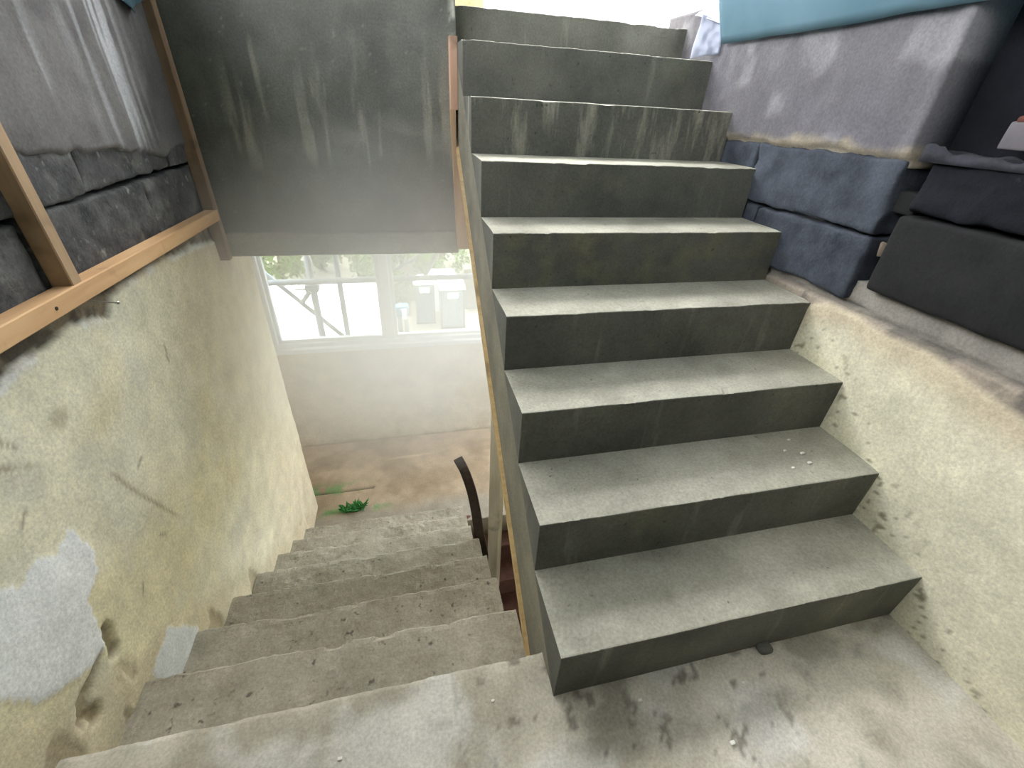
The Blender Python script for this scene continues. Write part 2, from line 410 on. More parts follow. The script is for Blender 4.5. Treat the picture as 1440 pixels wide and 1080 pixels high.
def half_f(u, v):
    d = (fbm(u * 7, v * 7, 0, 43) - 0.5) * 0.008
    g = sstep(2.14, 1.95, v + 0.10 * (fbm(u * 5, v * 5, 0, 2) - 0.5))
    col = np.ones(u.shape + (3,)) * lin(174, 158, 136)
    col = mixc(col, lin(158, 142, 120), sstep(0.4, 0.65, fbm(u * 4, v * 6, 0, 44)))
    col = mixc(col, lin(150, 146, 136), g * 0.8)
    joint = np.exp(-((v - 2.276) / 0.008) ** 2) * (u < -0.66)
    d = d - joint * 0.02; col = mixc(col, lin(40, 46, 36), joint)
    moss = sstep(0.10, 0.0, np.abs(v - 2.31) + 0.05 * (fbm(u * 20, v * 20, 0, 3) - 0.5)) * sstep(-0.55, -0.95, u) * sstep(0.40, 0.6, fbm(u * 16, v * 16, 0, 50))
    moss2 = np.exp(-((v - 2.06) / 0.03) ** 2) * sstep(-0.45, -0.7, u) * sstep(0.35, 0.6, fbm(u * 14, v * 14, 0, 57))
    col = mixc(col, lin(96, 150, 92), np.clip(moss * 0.7 + moss2 * 0.8, 0, 1))
    scr = np.exp(-((v - 2.62 - 0.05 * u) / 0.012) ** 2) * sstep(0.12, 0.0, np.abs(u + 0.38) - 0.10)
    return d, mixc(col, lin(196, 182, 160), scr * 0.8)
o = grid_solid('floor_half_landing', lambda u, v, d: (u, v, ZH + d), -1.36, XR + 0.02, 1.79, YB + 0.1, 0.015, half_f, 0.2, M['render'])
tag(o, 'worn brown half landing below the window wall', 'floor', kind='structure')

def upper_f(u, v):
    return (fbm(u * 9, v * 9, 0, 3) - 0.5) * 0.006, np.ones(u.shape + (3,)) * lin(140, 140, 134)
o = grid_solid('floor_upper_landing', lambda u, v, d: (u, v, zs[8] - 0.012 + d), -1.36, XR + 0.6, 1.93, 4.6, 0.06, upper_f, 0.16, M['render'])
tag(o, 'bare concrete upper landing at the top of the stairs', 'floor', kind='structure')

# ------------------------------------------------------------------ structure: grey concrete wall above the falling flight
def grey_f(u, v):   # u = x, v = z
    d = (fbm(u * 5, v * 5, 0, 61) - 0.5) * 0.008 + (fbm(u * 30, v * 30, 0, 62) - 0.5) * 0.002
    col = np.ones(u.shape + (3,)) * lin(114, 116, 109)
    col = mixc(col, lin(98, 100, 94), sstep(0.4, 0.65, fbm(u * 3, v * 3, 0, 63)))
    n = fbm(u * 26 + 0.6 * fbm(u * 3, v * 3, 0, 5), v * 2.4, 0, 64, 4)
    wash = sstep(0.50, 0.64, n) * sstep(0.93, 1.05, v + 0.12 * (vnoise(u * 18, 0.5) - 0.5)) * sstep(1.5, 1.1, v + 0.5 * (fbm(u * 9, 1, 0, 65) - 0.5))
    wash = wash * sstep(-1.02, -0.85, u)
    col = mixc(col, lin(156, 156, 144), wash * 0.8)
    col = mixc(col, lin(150, 150, 142), 0.45 * sstep(0.52, 0.62, fbm(u * 4, v * 6, 0, 70)) * sstep(1.25, 1.05, v) * sstep(0.95, 1.03, v) * sstep(-0.6, -0.4, u))
    dots = sstep(0.945, 0.965, vnoise(u * 70, v * 70, 0, 66)); col = mixc(col, lin(150, 150, 140), dots * 0.4); d = d + dots * 0.0015
    band = sstep(0.695, 0.685, v + 0.012 * (fbm(u * 10, v * 10, 0, 67) - 0.5))
    col = mixc(col, lin(148, 150, 142), band * 0.9)  # rough plaster band, paled to carry the glow from the window
    d = d - band * (0.010 + 0.014 * np.abs(fbm(u * 12, v * 16, 0, 68) - 0.5))
    brk = np.exp(-((u + 0.012) / 0.012) ** 2) * sstep(1.45, 1.52, v) * sstep(0.4, 0.6, fbm(u * 40, v * 30, 0, 69))
    d = d - brk * 0.012; col = mixc(col, lin(206, 206, 196), brk)
    return d, col
o = grid_solid('wall_concrete', lambda u, v, d: (u, YW - d, v), XL - 0.25, 0.0, 0.585, 1.76, 0.008, grey_f, 0.16, M['render'])
tag(o, 'dark grey streaked concrete wall hanging above the window', 'wall', kind='structure')

# ------------------------------------------------------------------ structure: window wall
def back_f(u, v):
    d = (fbm(u * 6, v * 6, 0, 71) - 0.5) * 0.008
    col = np.ones(u.shape + (3,)) * lin(190, 182, 164)
    col = mixc(col, lin(178, 168, 146), sstep(0.45, 0.65, fbm(u * 3, v * 4, 0, 72)))
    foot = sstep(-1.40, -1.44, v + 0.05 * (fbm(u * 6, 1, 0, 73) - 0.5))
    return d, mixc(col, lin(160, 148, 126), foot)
WX0, WX1, WZ0, WZ1 = -1.34, 1.03, -0.455, 0.56
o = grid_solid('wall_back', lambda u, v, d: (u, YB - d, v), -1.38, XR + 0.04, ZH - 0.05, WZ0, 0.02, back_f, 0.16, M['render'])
tag(o, 'cream rendered wall under the stairwell window', 'wall', kind='structure')
lint = grid_solid('lintel', lambda u, v, d: (u, YB - d, v), -1.38, XR + 0.04, WZ1, zs[8] - 0.17, 0.05, back_f, 0.16, M['render'], parent=o)
w = empty('window_1', (-0.15, YB + 0.05, WZ0)); tag(w, 'white framed two light window overlooking a yard', 'window', kind='structure')
f = MB()
f.box(WX0, WX0 + 0.055, YB + 0.01, YB + 0.10, WZ0, WZ1, 0.004); f.box(WX1 - 0.055, WX1, YB + 0.01, YB + 0.10, WZ0, WZ1, 0.004)
f.box(WX0 + 0.05, WX1 - 0.05, YB + 0.01, YB + 0.10, WZ0, WZ0 + 0.04, 0.004); f.box(WX0 + 0.05, WX1 - 0.05, YB + 0.01, YB + 0.10, WZ1 - 0.05, WZ1, 0.004)
f.build('frame', M['alu'], w)
MB().box(WX0 - 0.02, WX1 + 0.02, YB - 0.028, YB + 0.03, WZ0 - 0.03, WZ0 + 0.008, 0.004).build('sill', M['alu'], w)
mx = -0.44
MB().box(mx - 0.036, mx + 0.036, YB + 0.015, YB + 0.095, WZ0 + 0.03, WZ1 - 0.04, 0.004).build('mullion', M['alu'], w)
for a, bq in ((WX0 + 0.05, mx - 0.033), (mx + 0.033, WX1 - 0.05)):
    z0, z1 = WZ0 + 0.035, WZ1 - 0.045
    s = MB()
    s.box(a, a + 0.03, YB + 0.035, YB + 0.075, z0, z1, 0.003); s.box(bq - 0.03, bq, YB + 0.035, YB + 0.075, z0, z1, 0.003)
    s.box(a + 0.027, bq - 0.027, YB + 0.035, YB + 0.075, z0, z0 + 0.03, 0.003); s.box(a + 0.027, bq - 0.027, YB + 0.035, YB + 0.075, z1 - 0.03, z1, 0.003)
    so = s.build('sash', M['alu'], w)
    g = MB().box(a + 0.02, bq - 0.02, YB + 0.052, YB + 0.058, z0 + 0.02, z1 - 0.02).build('pane', M['glass'], so)

# ------------------------------------------------------------------ structure: wall on the falling side
PATCH = [(0.423, 0.364), (0.445, 0.266), (0.414, 0.21), (0.349, 0.194), (0.325, 0.064), (0.287, 0.038), (0.201, 0.107), (0.147, 0.156), (0.126, 0.221), (0.10, 0.30), (0.08, 0.42), (0.16, 0.47), (0.241, 0.403), (0.272, 0.367), (0.318, 0.384), (0.366, 0.342)]
PATCH2 = [(0.487, -0.181), (0.60, -0.360), (0.40, -0.375), (0.364, -0.194)]
PTOP = np.array([(-1.3, 0.70), (0.30, 0.70), (0.483, 0.711), (0.533, 0.723), (0.625, 0.725), (0.733, 0.727), (0.86, 0.700), (0.88, 0.690), (0.931, 0.733), (1.112, 0.735), (1.267, 0.733), (1.513, 0.716), (1.814, 0.667), (2.2, 0.667)])
CRACK = [(0.30, 0.60), (0.383, 0.584), (0.448, 0.534), (0.483, 0.502), (0.602, 0.375), (0.651, 0.251), (0.707, 0.126), (0.779, -0.016)]
def left_f(u, v):   # u = y, v = z
    wob = 0.016 * (fbm(u * 22, v * 22, 0, 81) - 0.5)
    top = np.interp(u, PTOP[:, 0], PTOP[:, 1])
    pl = sstep(0.006, -0.006, v - top + wob)
    d = (fbm(u * 4, v * 4, 0, 82) - 0.5) * 0.014 + (fbm(u * 30, v * 30, 0, 83) - 0.5) * 0.0022
    d = d - (1 - pl) * (0.014 + 0.01 * (fbm(u * 25, v * 25, 0, 84) - 0.5))
    col = np.ones(u.shape + (3,)) * lin(228, 224, 199)
    col = mixc(col, lin(222, 213, 176), sstep(0.45, 0.7, fbm(u * 2.2, v * 2.2, 0, 85)) * 0.8)
    col = mixc(col, lin(216, 214, 196), sstep(0.5, 0.7, fbm(u * 5, v * 5, 0, 86)) * 0.6)
    col = mixc(col, lin(196, 184, 158), sstep(0.9, 1.7, u + 0.3 * (fbm(u * 4, v * 4, 0, 88) - 0.5)) * 0.75)
    low = sstep(0.16, 0.0, v + 0.787 * (u - 0.0) + 0.25 * (fbm(u * 5, v * 5, 0, 87) - 0.5) - 0.10)   # worn band above the steps
    col = mixc(col, lin(200, 188, 160), low * 0.7)
    scar = sstep(0.60, 0.66, fbm(u * 9, v * 4, 0, 89)) * low; d = d - scar * 0.006; col = mixc(col, lin(150, 134, 108), scar * 0.5)
    p1 = inpoly(u + wob, v - wob, PATCH); d = np.where(p1, d + 0.003, d); col = mixc(col, lin(230, 232, 231), p1 * 1.0)
    p2 = inpoly(u + wob, v + wob, PATCH2); d = np.where(p2, d + 0.003, d); col = mixc(col, lin(216, 219, 217), p2 * 1.0)
    rag = 0.03 * (fbm(u * 26, v * 26, 0, 90) - 0.5)
    for pts, wd in (([(0.348, 0.080), (0.335, 0.045), (0.325, 0.010)], 0.013), ([(0.300, 0.050), (0.262, 0.040), (0.235, 0.030)], 0.006), ([(0.235, 0.030), (0.205, 0.018), (0.180, 0.0)], 0.017), ([(0.205, -0.03), (0.20, -0.045)], 0.011), ([(0.10, 0.32), (0.105, 0.31)], 0.006)):
        h = sstep(wd + 0.007, wd - 0.004, linedist(u, v, pts) + rag); d = d - h * 0.016; col = mixc(col, lin(150, 136, 110), h * 0.85)
    st = sstep(0.045, 0.02, np.hypot((u - 0.565) * 1.0, (v - 0.575) * 1.3) + 0.03 * (fbm(u * 20, v * 20, 0, 91) - 0.5)); col = mixc(col, lin(176, 168, 140), st * 0.6)
    cr = sstep(0.010, 0.002, linedist(u, v, CRACK) + 0.006 * (fbm(u * 12, v * 12, 0, 92) - 0.5)) * sstep(0.36, 0.55, fbm(u * 7, v * 7, 0, 80)); col = mixc(col, lin(150, 134, 104), cr * 0.65)
    for (a, c, l, ang) in ((1.071, 0.478, 0.03, 1.3), (0.72, 0.30, 0.018, 0.3), (0.66, 0.05, 0.02, -0.8), (0.50, 0.02, 0.014, 0.8), (0.42, 0.62, 0.03, -1.0), (0.36, 0.47, 0.02, 0.6)):
        q = linedist(u, v, [(a - l * math.cos(ang), c - l * math.sin(ang)), (a + l * math.cos(ang), c + l * math.sin(ang))]); col = mixc(col, lin(140, 128, 104), sstep(0.006, 0.002, q) * 0.7)
    cement = np.ones(u.shape + (3,)) * lin(132, 122, 104)
    cement = mixc(cement, lin(92, 86, 76), sstep(0.45, 0.6, fbm(u * 18, v * 18, 0, 93)))
    col = mixc(cement, np.zeros(3), pl * 0) * (1 - pl[..., None]) + col * pl[..., None]
    edge = sstep(0.014, 0.004, np.abs(v - top + wob + 0.008)) * sstep(0.42, 0.55, fbm(u * 9, 2, 0, 94)); col = mixc(col, lin(226, 226, 218), edge)
    return d, col
wl = grid_solid('wall_left', lambda u, v, d: (XL + d, u, v), -1.3, 2.135, -1.62, 0.78, 0.009, left_f, 0.16, M['paint'])
tag(wl, 'chipped cream plaster wall beside the falling stairs', 'wall', kind='structure')
MB().box(XL - 0.26, XL - 0.15, -1.3, 2.12, 0.70, 1.62).build('backing', M['soot'], wl)
MB().box(-1.50, -1.345, 1.95, YB + 0.2, ZH - 0.1, 1.56).box(-1.40, -1.23, 1.95, 2.125, ZH - 0.1, 1.42).build('return_wall', M['cream_bit'], wl)
for i, (y0, y1, z0, z1, dx) in enumerate(((-1.3, -0.55, 0.775, 0.972, 0), (-0.545, 0.02, 0.775, 0.972, .004), (0.025, 0.735, 0.775, 0.970, 0.002), (0.745, 1.325, 0.775, 0.972, .004), (1.33, 1.80, 0.775, 0.97, -0.003),
                                 (-1.3, -0.20, 0.984, 1.16, 0), (-0.195, 0.46, 0.984, 1.16, .003), (0.465, 1.028, 0.982, 1.16, .004), (1.034, 1.56, 0.985, 1.16, -.002), (1.565, 1.80, 0.985, 1.16, .002))):
    rough_block('block', XL - 0.155, XL + dx - 0.006, y0, y1, z0, z1, M['block'], wl, 0.011, 0.010, 0.009, 200 + i * 5, 20)
def wash_f(u, v):
    low = np.interp(u, [-1.3, 0.2, 0.789, 0.899, 0.974, 1.049, 1.10, 1.216, 1.30, 1.366, 1.47, 1.55, 1.62, 1.8], [1.10, 1.10, 1.10, 1.083, 1.076, 1.084, 1.065, 1.072, 1.05, 1.05, 1.03, 1.015, 1.03, 1.05])
    on = sstep(-0.008, 0.010, v - low + 0.03 * (fbm(u * 16, v * 10, 0, 95) - 0.5))
    d = -0.03 + on * (0.034 + 0.010 * (fbm(u * 6, v * 6, 0, 96) - 0.5)) + (fbm(u * 40, v * 40, 0, 97) - 0.5) * 0.003
    col = np.ones(u.shape + (3,)) * lin(112, 110, 108)
    col = mixc(col, lin(90, 88, 88), sstep(0.4, 0.65, fbm(u * 4, v * 4, 0, 98)))
    n = fbm(u * 42, v * 1.6, 0, 99, 3)
    zone = np.exp(-((u - 1.36) / 0.10) ** 2) * sstep(1.03, 1.12, v) + 0.6 * np.exp(-((u - 1.02) / 0.03) ** 2) * sstep(1.18, 1.24, v) + 0.12 * sstep(0.45, 0.7, fbm(u * 3, v * 3, 0, 120))
    col = mixc(col, lin(190, 192, 194), sstep(0.50, 0.66, n) * np.clip(zone, 0, 1) * 0.8)
    return d, col
grid_solid('cement_wash', lambda u, v, d: (XL + d, u, v), -1.3, 1.80, 0.99, 1.62, 0.010, wash_f, 0.10, M['render'], parent=wl)

# ------------------------------------------------------------------ structure: wall on the rising side
RTOP = np.array([(-1.3, 0.69), (0.053, 0.691), (0.169, 0.714), (0.307, 0.735), (0.424, 0.726), (0.532, 0.745), (0.64, 0.735), (0.705, 0.700), (0.76, 0.66), (2.1, 0.66)])
def right_f(u, v):
    wob = 0.02 * (fbm(u * 14, v * 14, 0, 101) - 0.5)
    top = np.interp(u, RTOP[:, 0], RTOP[:, 1])
    d = (fbm(u * 4, v * 4, 0, 102) - 0.5) * 0.008 + (fbm(u * 30, v * 30, 0, 103) - 0.5) * 0.0016
    pl = sstep(0.012, -0.012, v - top + wob)
    d = d - (1 - pl) * 0.008
    col = np.ones(u.shape + (3,)) * lin(212, 208, 182)
    col = mixc(col, lin(208, 204, 180), sstep(0.45, 0.7, fbm(u * 3, v * 3, 0, 104)) * 0.8)
    nearstep = sstep(0.10, 0.02, np.abs(v - 0.786 * u - 0.06) + 0.06 * (fbm(u * 9, v * 9, 0, 105) - 0.5)) * (u > -0.1); col = mixc(col, lin(196, 192, 160), nearstep * 0.5)
    specks = sstep(0.83, 0.87, vnoise(u * 70, v * 70, 0, 106)) * sstep(0.2, 0.05, np.abs(v - 0.786 * u - 0.10)); col = mixc(col, lin(120, 112, 90), specks * 0.8)
    stain = sstep(-0.10, 0.0, v - top + 0.10 * (fbm(u * 7, v * 7, 0, 107) - 0.5)); col = mixc(col, lin(186, 172, 146), stain * 0.8)
    expo = np.ones(u.shape + (3,)) * lin(150, 140, 126); expo = mixc(expo, lin(110, 104, 96), sstep(0.45, 0.6, fbm(u * 15, v * 15, 0, 108)))
    col = expo * (1 - pl[..., None]) + col * pl[..., None]
    ledge = sstep(0.745, 0.755, v + 0.010 * (fbm(u * 10, 3, 0, 109) - 0.5)); d = d - ledge * 0.02
    crack = np.exp(-((v - 0.752 - 0.012 * (fbm(u * 7, 1, 0, 110) - 0.5)) / 0.006) ** 2); d = d - crack * 0.02; col = mixc(col, lin(66, 62, 58), crack * 0.9)
    col = mixc(col, lin(142, 138, 130), ledge * 0.8)
    return d, col
wr = grid_solid('wall_right', lambda u, v, d: (XR - d, u, v), -1.3, 2.03, -2.9, 0.83, 0.009, right_f, 0.16, M['paint'])
tag(wr, 'cream plaster wall with sooty blocks above, beside the rising stairs', 'wall', kind='structure')
i = 0
for (y0, y1, z0, z1, dx, mt, amp) in ((0.588, 1.075, 0.772, 0.957, 0.0, 'block_blue', 0.008), (1.085, 1.62, 0.772, 0.957, .004, 'block_blue', 0.008), (1.63, 2.03, 0.772, 0.957, 0, 'block_blue', 0.006),
                                 (0.592, 1.17, 0.968, 1.165, 0.0, 'block_blue', 0.009), (1.18, 1.65, 0.968, 1.165, .004, 'block_blue', 0.008), (1.66, 2.03, 0.968, 1.165, 0, 'block_blue', 0.006),
                                 (-0.05, 0.535, 0.825, 1.035, -0.012, 'soot', 0.003), (-0.66, -0.06, 0.825, 1.035, -0.010, 'soot', 0.003), (-1.3, -0.67, 0.825, 1.035, -0.012, 'soot', 0.003),
                                 (-0.20, 0.525, 1.045, 1.185, -0.004, 'soot2', 0.010), (-0.80, -0.21, 1.045, 1.185, -0.004, 'soot2', 0.010), (-1.3, -0.81, 1.045, 1.185, -0.004, 'soot2', 0.010)):
    rough_block('block', XR + dx + 0.004, XR + 0.155, y0, y1, z0, z1, M[mt], wr, 0.012, 0.012, amp * 1.3, 300 + i * 7, 18); i += 1
rough_block('small_block', XR + 0.03, XR + 0.13, 0.530, 0.592, 1.03, 1.088, M['soot'], wr, 0.02, 0.008, 0.004, 401)
rough_block('cream_block', XR + 0.045, XR + 0.13, 0.585, 0.645, 0.900, 0.950, M['cream_bit'], wr, 0.02, 0.010, 0.006, 402)
MB().box(XR + 0.12, XR + 0.16, 0.40, 0.72, 0.76, 1.62).build('joint_backing', M['soot2'], wr)
def lump_f(u, v):
    return (fbm(u * 9, v * 14, 0, 121) - 0.5) * 0.07 + (fbm(u * 28, v * 28, 0, 122) - 0.5) * 0.024, np.ones(u.shape + (3,)) * lin(50, 51, 56)
grid_solid('mortar_bed', lambda u, v, d: (v, u, 1.195 + d), -1.3, 0.55, XR - 0.012, XR + 0.16, 0.012, lump_f, 0.03, M['render'], parent=wr)
def rrender_f(u, v):
    d = (fbm(u * 5, v * 5, 0, 131) - 0.5) * 0.014 + (fbm(u * 30, v * 30, 0, 132) - 0.5) * 0.003
    low = 1.165 + 0.03 * (fbm(u * 12, 1, 0, 133) - 0.5); on = sstep(-0.004, 0.012, v - low); d = d - (1 - on) * 0.02
    d = d + 0.010 * np.exp(-((u - 0.60) / 0.02) ** 2)
    col = np.ones(u.shape + (3,)) * lin(96, 94, 97)
    col = mixc(col, lin(98, 96, 101), sstep(0.4, 0.65, fbm(u * 4, v * 5, 0, 134)))
    col = mixc(col, lin(146, 144, 145), sstep(0.55, 0.75, fbm(u * 7, v * 7, 0, 135)) * 0.4)
    col = mixc(col, lin(152, 142, 120), sstep(1.205, 1.175, v + 0.05 * (fbm(u * 15, v * 15, 0, 136) - 0.5)) * 0.7)
    return d, col
grid_solid('grey_render', lambda u, v, d: (XR - d, u, v), 0.585, 2.03, 1.145, 1.63, 0.010, rrender_f, 0.15, M['render'], parent=wr)
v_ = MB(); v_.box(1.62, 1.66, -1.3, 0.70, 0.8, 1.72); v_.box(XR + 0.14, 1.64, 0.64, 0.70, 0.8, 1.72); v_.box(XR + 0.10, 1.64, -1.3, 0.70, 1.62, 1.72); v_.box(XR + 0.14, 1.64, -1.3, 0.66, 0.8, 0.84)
v_.build('dark_recess', M['void'], wr)  # closed box; the shade inside is put into its near-black colour
rb = MB().box(XL - 0.5, 1.7, -1.46, -1.3, -3.6, 3.1).build('wall_rear_added', M['stair']); tag(rb, 'unseen grey wall added behind the landing to cut light', 'wall', kind='structure')  # out of view, added to cut light from behind and below

ce = MB().box(-1.62, 1.45, -1.30, 2.32, 2.985, 3.10).build('added_ceiling', M['white']); tag(ce, 'unseen white slab added over the landing to shape light', 'added_ceiling', kind='structure')  # out of view, added to keep sun out and bounce light down
# ------------------------------------------------------------------ rising flight
st = empty('rising_staircase', (0.53, 0.9, 0)); tag(st, 'smooth grey concrete stair flight climbing to the upper landing', 'staircase')
for k in range(1, 10):
    y0, y1, z1 = ys[k - 1], ys[k], zs[k - 1]; z0 = zs[k - 2] if k > 1 else -0.01
    r = 0.005
    pr = [(y0, z0)] + [(y0, z0 + (z1 - r - z0) * t) for t in (0.25, 0.5, 0.75, 1.0)] + [(y0 + r * 0.3, z1 - r * 0.3), (y0 + r, z1)] + [(y0 + r + (y1 - y0 - r) * t, z1) for t in (0.12, 0.35, 0.6, 0.85)] + [(y1, z1)]
    xr = XR + 0.004
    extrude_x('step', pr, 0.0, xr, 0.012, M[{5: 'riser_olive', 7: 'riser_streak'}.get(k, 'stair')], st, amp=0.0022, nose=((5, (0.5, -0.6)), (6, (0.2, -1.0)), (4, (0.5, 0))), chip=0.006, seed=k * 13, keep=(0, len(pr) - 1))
    so = st.children[-1]; so.data.materials.append(M['tread'])  # up-facing faces paler: dust, plus light from above put into the colour
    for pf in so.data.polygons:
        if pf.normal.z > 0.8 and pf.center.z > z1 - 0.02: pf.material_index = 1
WV = 0.31
wp = [(ys[0] , -0.01)] + [(ys[k], zs[k - 1]) for k in range(1, 9)] + [(2.05, zs[8] - 0.01), (2.05, zs[8] - 0.20), (ys[8] + 0.04, zs[8] - 0.20)] + [(y, -WV + 0.786 * y) for y in (1.80, 1.2, 0.6, 0.145)] + [(0.10, -0.19), (0.0, -0.19)]
MB().prism(wp, 'x', 0.0005, XR + 0.004).build('waist_slab', M['stair_side'], st)
# plywood soffit formwork under the flight
pl = MB().prism([(0.150, -WV + 0.786 * 0.150), (1.80, -WV + 0.786 * 1.80), (1.80, -WV + 0.786 * 1.80 - 0.032), (0.150, -WV + 0.786 * 0.150 - 0.032)], 'x', -0.011, XR - 0.01).build('plywood_formwork', M['ply'])
tag(pl, 'pale plywood formwork sheet left under the rising stair slab', 'formwork')
pp = empty('timber_prop', (0.13, 1.25, -2.14)); tag(pp, 'weathered square timber prop standing beneath the plywood formwork', 'prop')
th = math.radians(40)
po = MB().bar((0.128, 1.25, -2.143), (0.117, 1.25, 0.64), 0.068, 0.052, (math.cos(th), -math.sin(th), 0)).build('post', M['timber_grey'], pp)
for v_t in po.data.vertices:                      # top cut to the slope of the plywood it carries
    if v_t.co.z > 0: v_t.co.z = -WV - 0.032 + 0.786 * v_t.co.y + 0.002
# timbers beside the top of the flight
tb = MB().bar((-0.0155, 1.776, 1.211), (-0.0155, 1.776, 1.462), 0.033, 0.046).build('timber_offcut', M['timber_red']); tag(tb, 'short reddish upright timber at the edge of the top steps', 'timber')
# the batten is wide under the plywood and split to a narrow tongue where it passes the slab
tb = MB().prism([(-0.011, 0.62), (0.051, 0.62), (0.045, 1.032), (-0.0108, 1.036), (-0.0108, 1.213), (-0.033, 1.213)], 'y', 1.752, 1.797).build('timber_batten', M['timber_v']); tag(tb, 'long knotty upright batten between grey wall and stair slab', 'timber')

# ------------------------------------------------------------------ falling flight
sf = empty('falling_staircase', (-0.54, 0.9, ZH)); tag(sf, 'rough mortar covered stair flight going down towards the window', 'staircase')
for k in range(1, 8):
    y0 = 0.105 + DD * (k - 1); y1 = y0 + DD; zt = -H * k
    pr = [(y0 - 0.02, zt - 0.03), (y0 - 0.02, zt)] + [(y0 + (DD - 0.012) * t, zt) for t in np.linspace(0.02, 0.94, 20)] + [(y1 - 0.010, zt), (y1 - 0.002, zt - 0.006), (y1, zt - 0.02), (y1, zt - 0.09), (y1, zt - H - 0.02)] + [(y1 - 0.06, zt - H - 0.02)]
    n = len(pr)
    extrude_x('step', pr, XL - 0.005, -0.012 + 0.006 * math.sin(k * 2.1), 0.008, M['mortar'], sf, amp=0.0075, nose=((n - 6, (0, -0.7)), (n - 5, (-0.8, -0.6)), (n - 4, (-0.8, -0.2))), chip=0.018, seed=k * 29 + 5, freq=8, keep=(0, 1, n - 1), amp2=0.0035)
wp = [(0.105, -0.16)] + [(0.105 + DD * k - 0.03, -H * (k + 1) - 0.0) for k in range(0, 7)] + [(1.78, -1.46), (1.78, -1.62), (1.55, -1.62), (0.30, -0.62), (0.02, -0.40), (0.02, -0.16)]
top = [(0.095, -0.19)]
for k in range(1, 8): top += [(0.105 + DD * (k - 1), -H * k - 0.025), (0.105 + DD * k - 0.015, -H * k - 0.025)]
wp = top + [(1.775, -1.47), (1.775, -1.63), (1.56, -1.63), (0.30, -0.58), (0.02, -0.36), (0.02, -0.19)]
MB().prism(wp, 'x', XL - 0.004, -0.022).build('waist_slab', M['mortar'], sf)
# ------------------------------------------------------------------ lowest brown flight under the rising one
sl = empty('brown_staircase', (0.55, 1.3, -2.6)); tag(sl, 'dull red brown stair flight glimpsed through the gap under the rising stairs', 'staircase')
for k in range(1, 8):
    y1 = 1.835 - 0.175 * (k - 1); zt = ZH - 0.175 * k
    pr = [(y1, zt - 0.10), (y1, zt), (y1 - 0.185, zt), (y1 - 0.19, zt - 0.012), (y1 - 0.175, zt - 0.03), (y1 - 0.175, zt - 0.20)]
    extrude_x('step', pr, 0.03, XR + 0.004, 0.03, M['brown'], sl, amp=0.002, seed=k * 31, keep=(0,))
MB().box(0.03, XR, 1.80, 1.845, ZH - 0.19, ZH - 0.001).build('top_riser', M['brown'], sl)

# ------------------------------------------------------------------ timber frame on the block wall
tf = empty('timber_framing', (-1.06, 1.2, 0.585)); tag(tf, 'sawn timber framing of rail, stud and post fixed over the dark block wall', 'framing')
MB().bar((-1.058, -1.0, 0.843), (-1.058, 1.745, 0.782), 0.044, 0.044, (1, 0, 0)).build('rail', M['timber'], tf)
MB().bar((-1.062, 0.762, 0.822), (-1.062, 0.742, 1.52), 0.044, 0.036, (1, 0, 0)).build('stud', M['timber_v'], tf)
MB().bar((-1.062, 1.752, 0.590), (-1.068, 1.752, 1.60), 0.046, 0.040, (1, 0, 0)).build('corner_post', M['timber_dark'], tf)
MB().tube([(-1.062, 0.79, 0.772), (-1.012, 0.82, 0.752)], 0.0016, 6).tube([(-1.013, 0.8195, 0.7524), (-1.009, 0.822, 0.751)], 0.0042, 8).build('nail', M['nail'], tf)
MB().tube([(-1.040, 0.655, 0.806), (-1.0345, 0.655, 0.806)], 0.0042, 8).build('nail', M['rust'], tf)

# ------------------------------------------------------------------ bent steel bar
hb = []
def ray(px, py, Y):
    a, b = (px - 720) / 615.67, (py - 540) / 615.67
    d = [_f[i] + _r[i] * a - _u[i] * b for i in range(3)]
    s = (Y - _p[1]) / d[1]; return tuple(_p[i] + s * d[i] for i in range(3))
for px, py, Y in ((680, 782, 1.03), (674, 750, 1.10), (669, 718, 1.18), (663, 690, 1.25), (654, 664, 1.32), (644, 645, 1.40)): hb.append(ray(px, py, Y))
hb = [(-0.045, 0.93, -0.99), (-0.010, 0.985, -0.90)] + hb
def flatbar(pts, w, tk):
    b = MB(); P = [Vector(p) for p in pts]; n = len(P)
    for i in range(n):
        tdir = (P[min(i + 1, n - 1)] - P[max(i - 1, 0)]).normalized(); a = Vector((0.93, -0.32, 0)); a = (a - tdir * a.dot(tdir)).normalized(); c = tdir.cross(a)
        for u, v in ((-1, -1), (-0.8, -1.3), (0.8, -1.3), (1, -1), (1, 1), (0.8, 1.3), (-0.8, 1.3), (-1, 1)): b.V.append(tuple(P[i] + a * (u * w / 2) + c * (v * tk / 2)))
    for i in range(n - 1):
        for j in range(8): jj = (j + 1) % 8; b.F.append([i * 8 + j, i * 8 + jj, i * 8 + 8 + jj, i * 8 + 8 + j])
    b.F += [list(range(7, -1, -1)), [(n - 1) * 8 + j for j in range(8)]]
    return b
def smooth_pts(P, n=5):
    out = []
    for i in range(len(P) - 1):
        p0, p1, p2, p3 = (Vector(P[max(i - 1, 0)]), Vector(P[i]), Vector(P[i + 1]), Vector(P[min(i + 2, len(P) - 1)]))
        for j in range(n):
            s = j / n; out.append(0.5 * ((2 * p1) + (p2 - p0) * s + (2 * p0 - 5 * p1 + 4 * p2 - p3) * s * s + (3 * p1 - p0 - 3 * p2 + p3) * s ** 3))
    return out + [Vector(P[-1])]
o = flatbar(smooth_pts(hb), 0.052, 0.014).build('bent_handrail', M['rust'], smooth=False)
tag(o, 'dark bent stump of an old steel handrail beside the falling stairs', 'handrail')

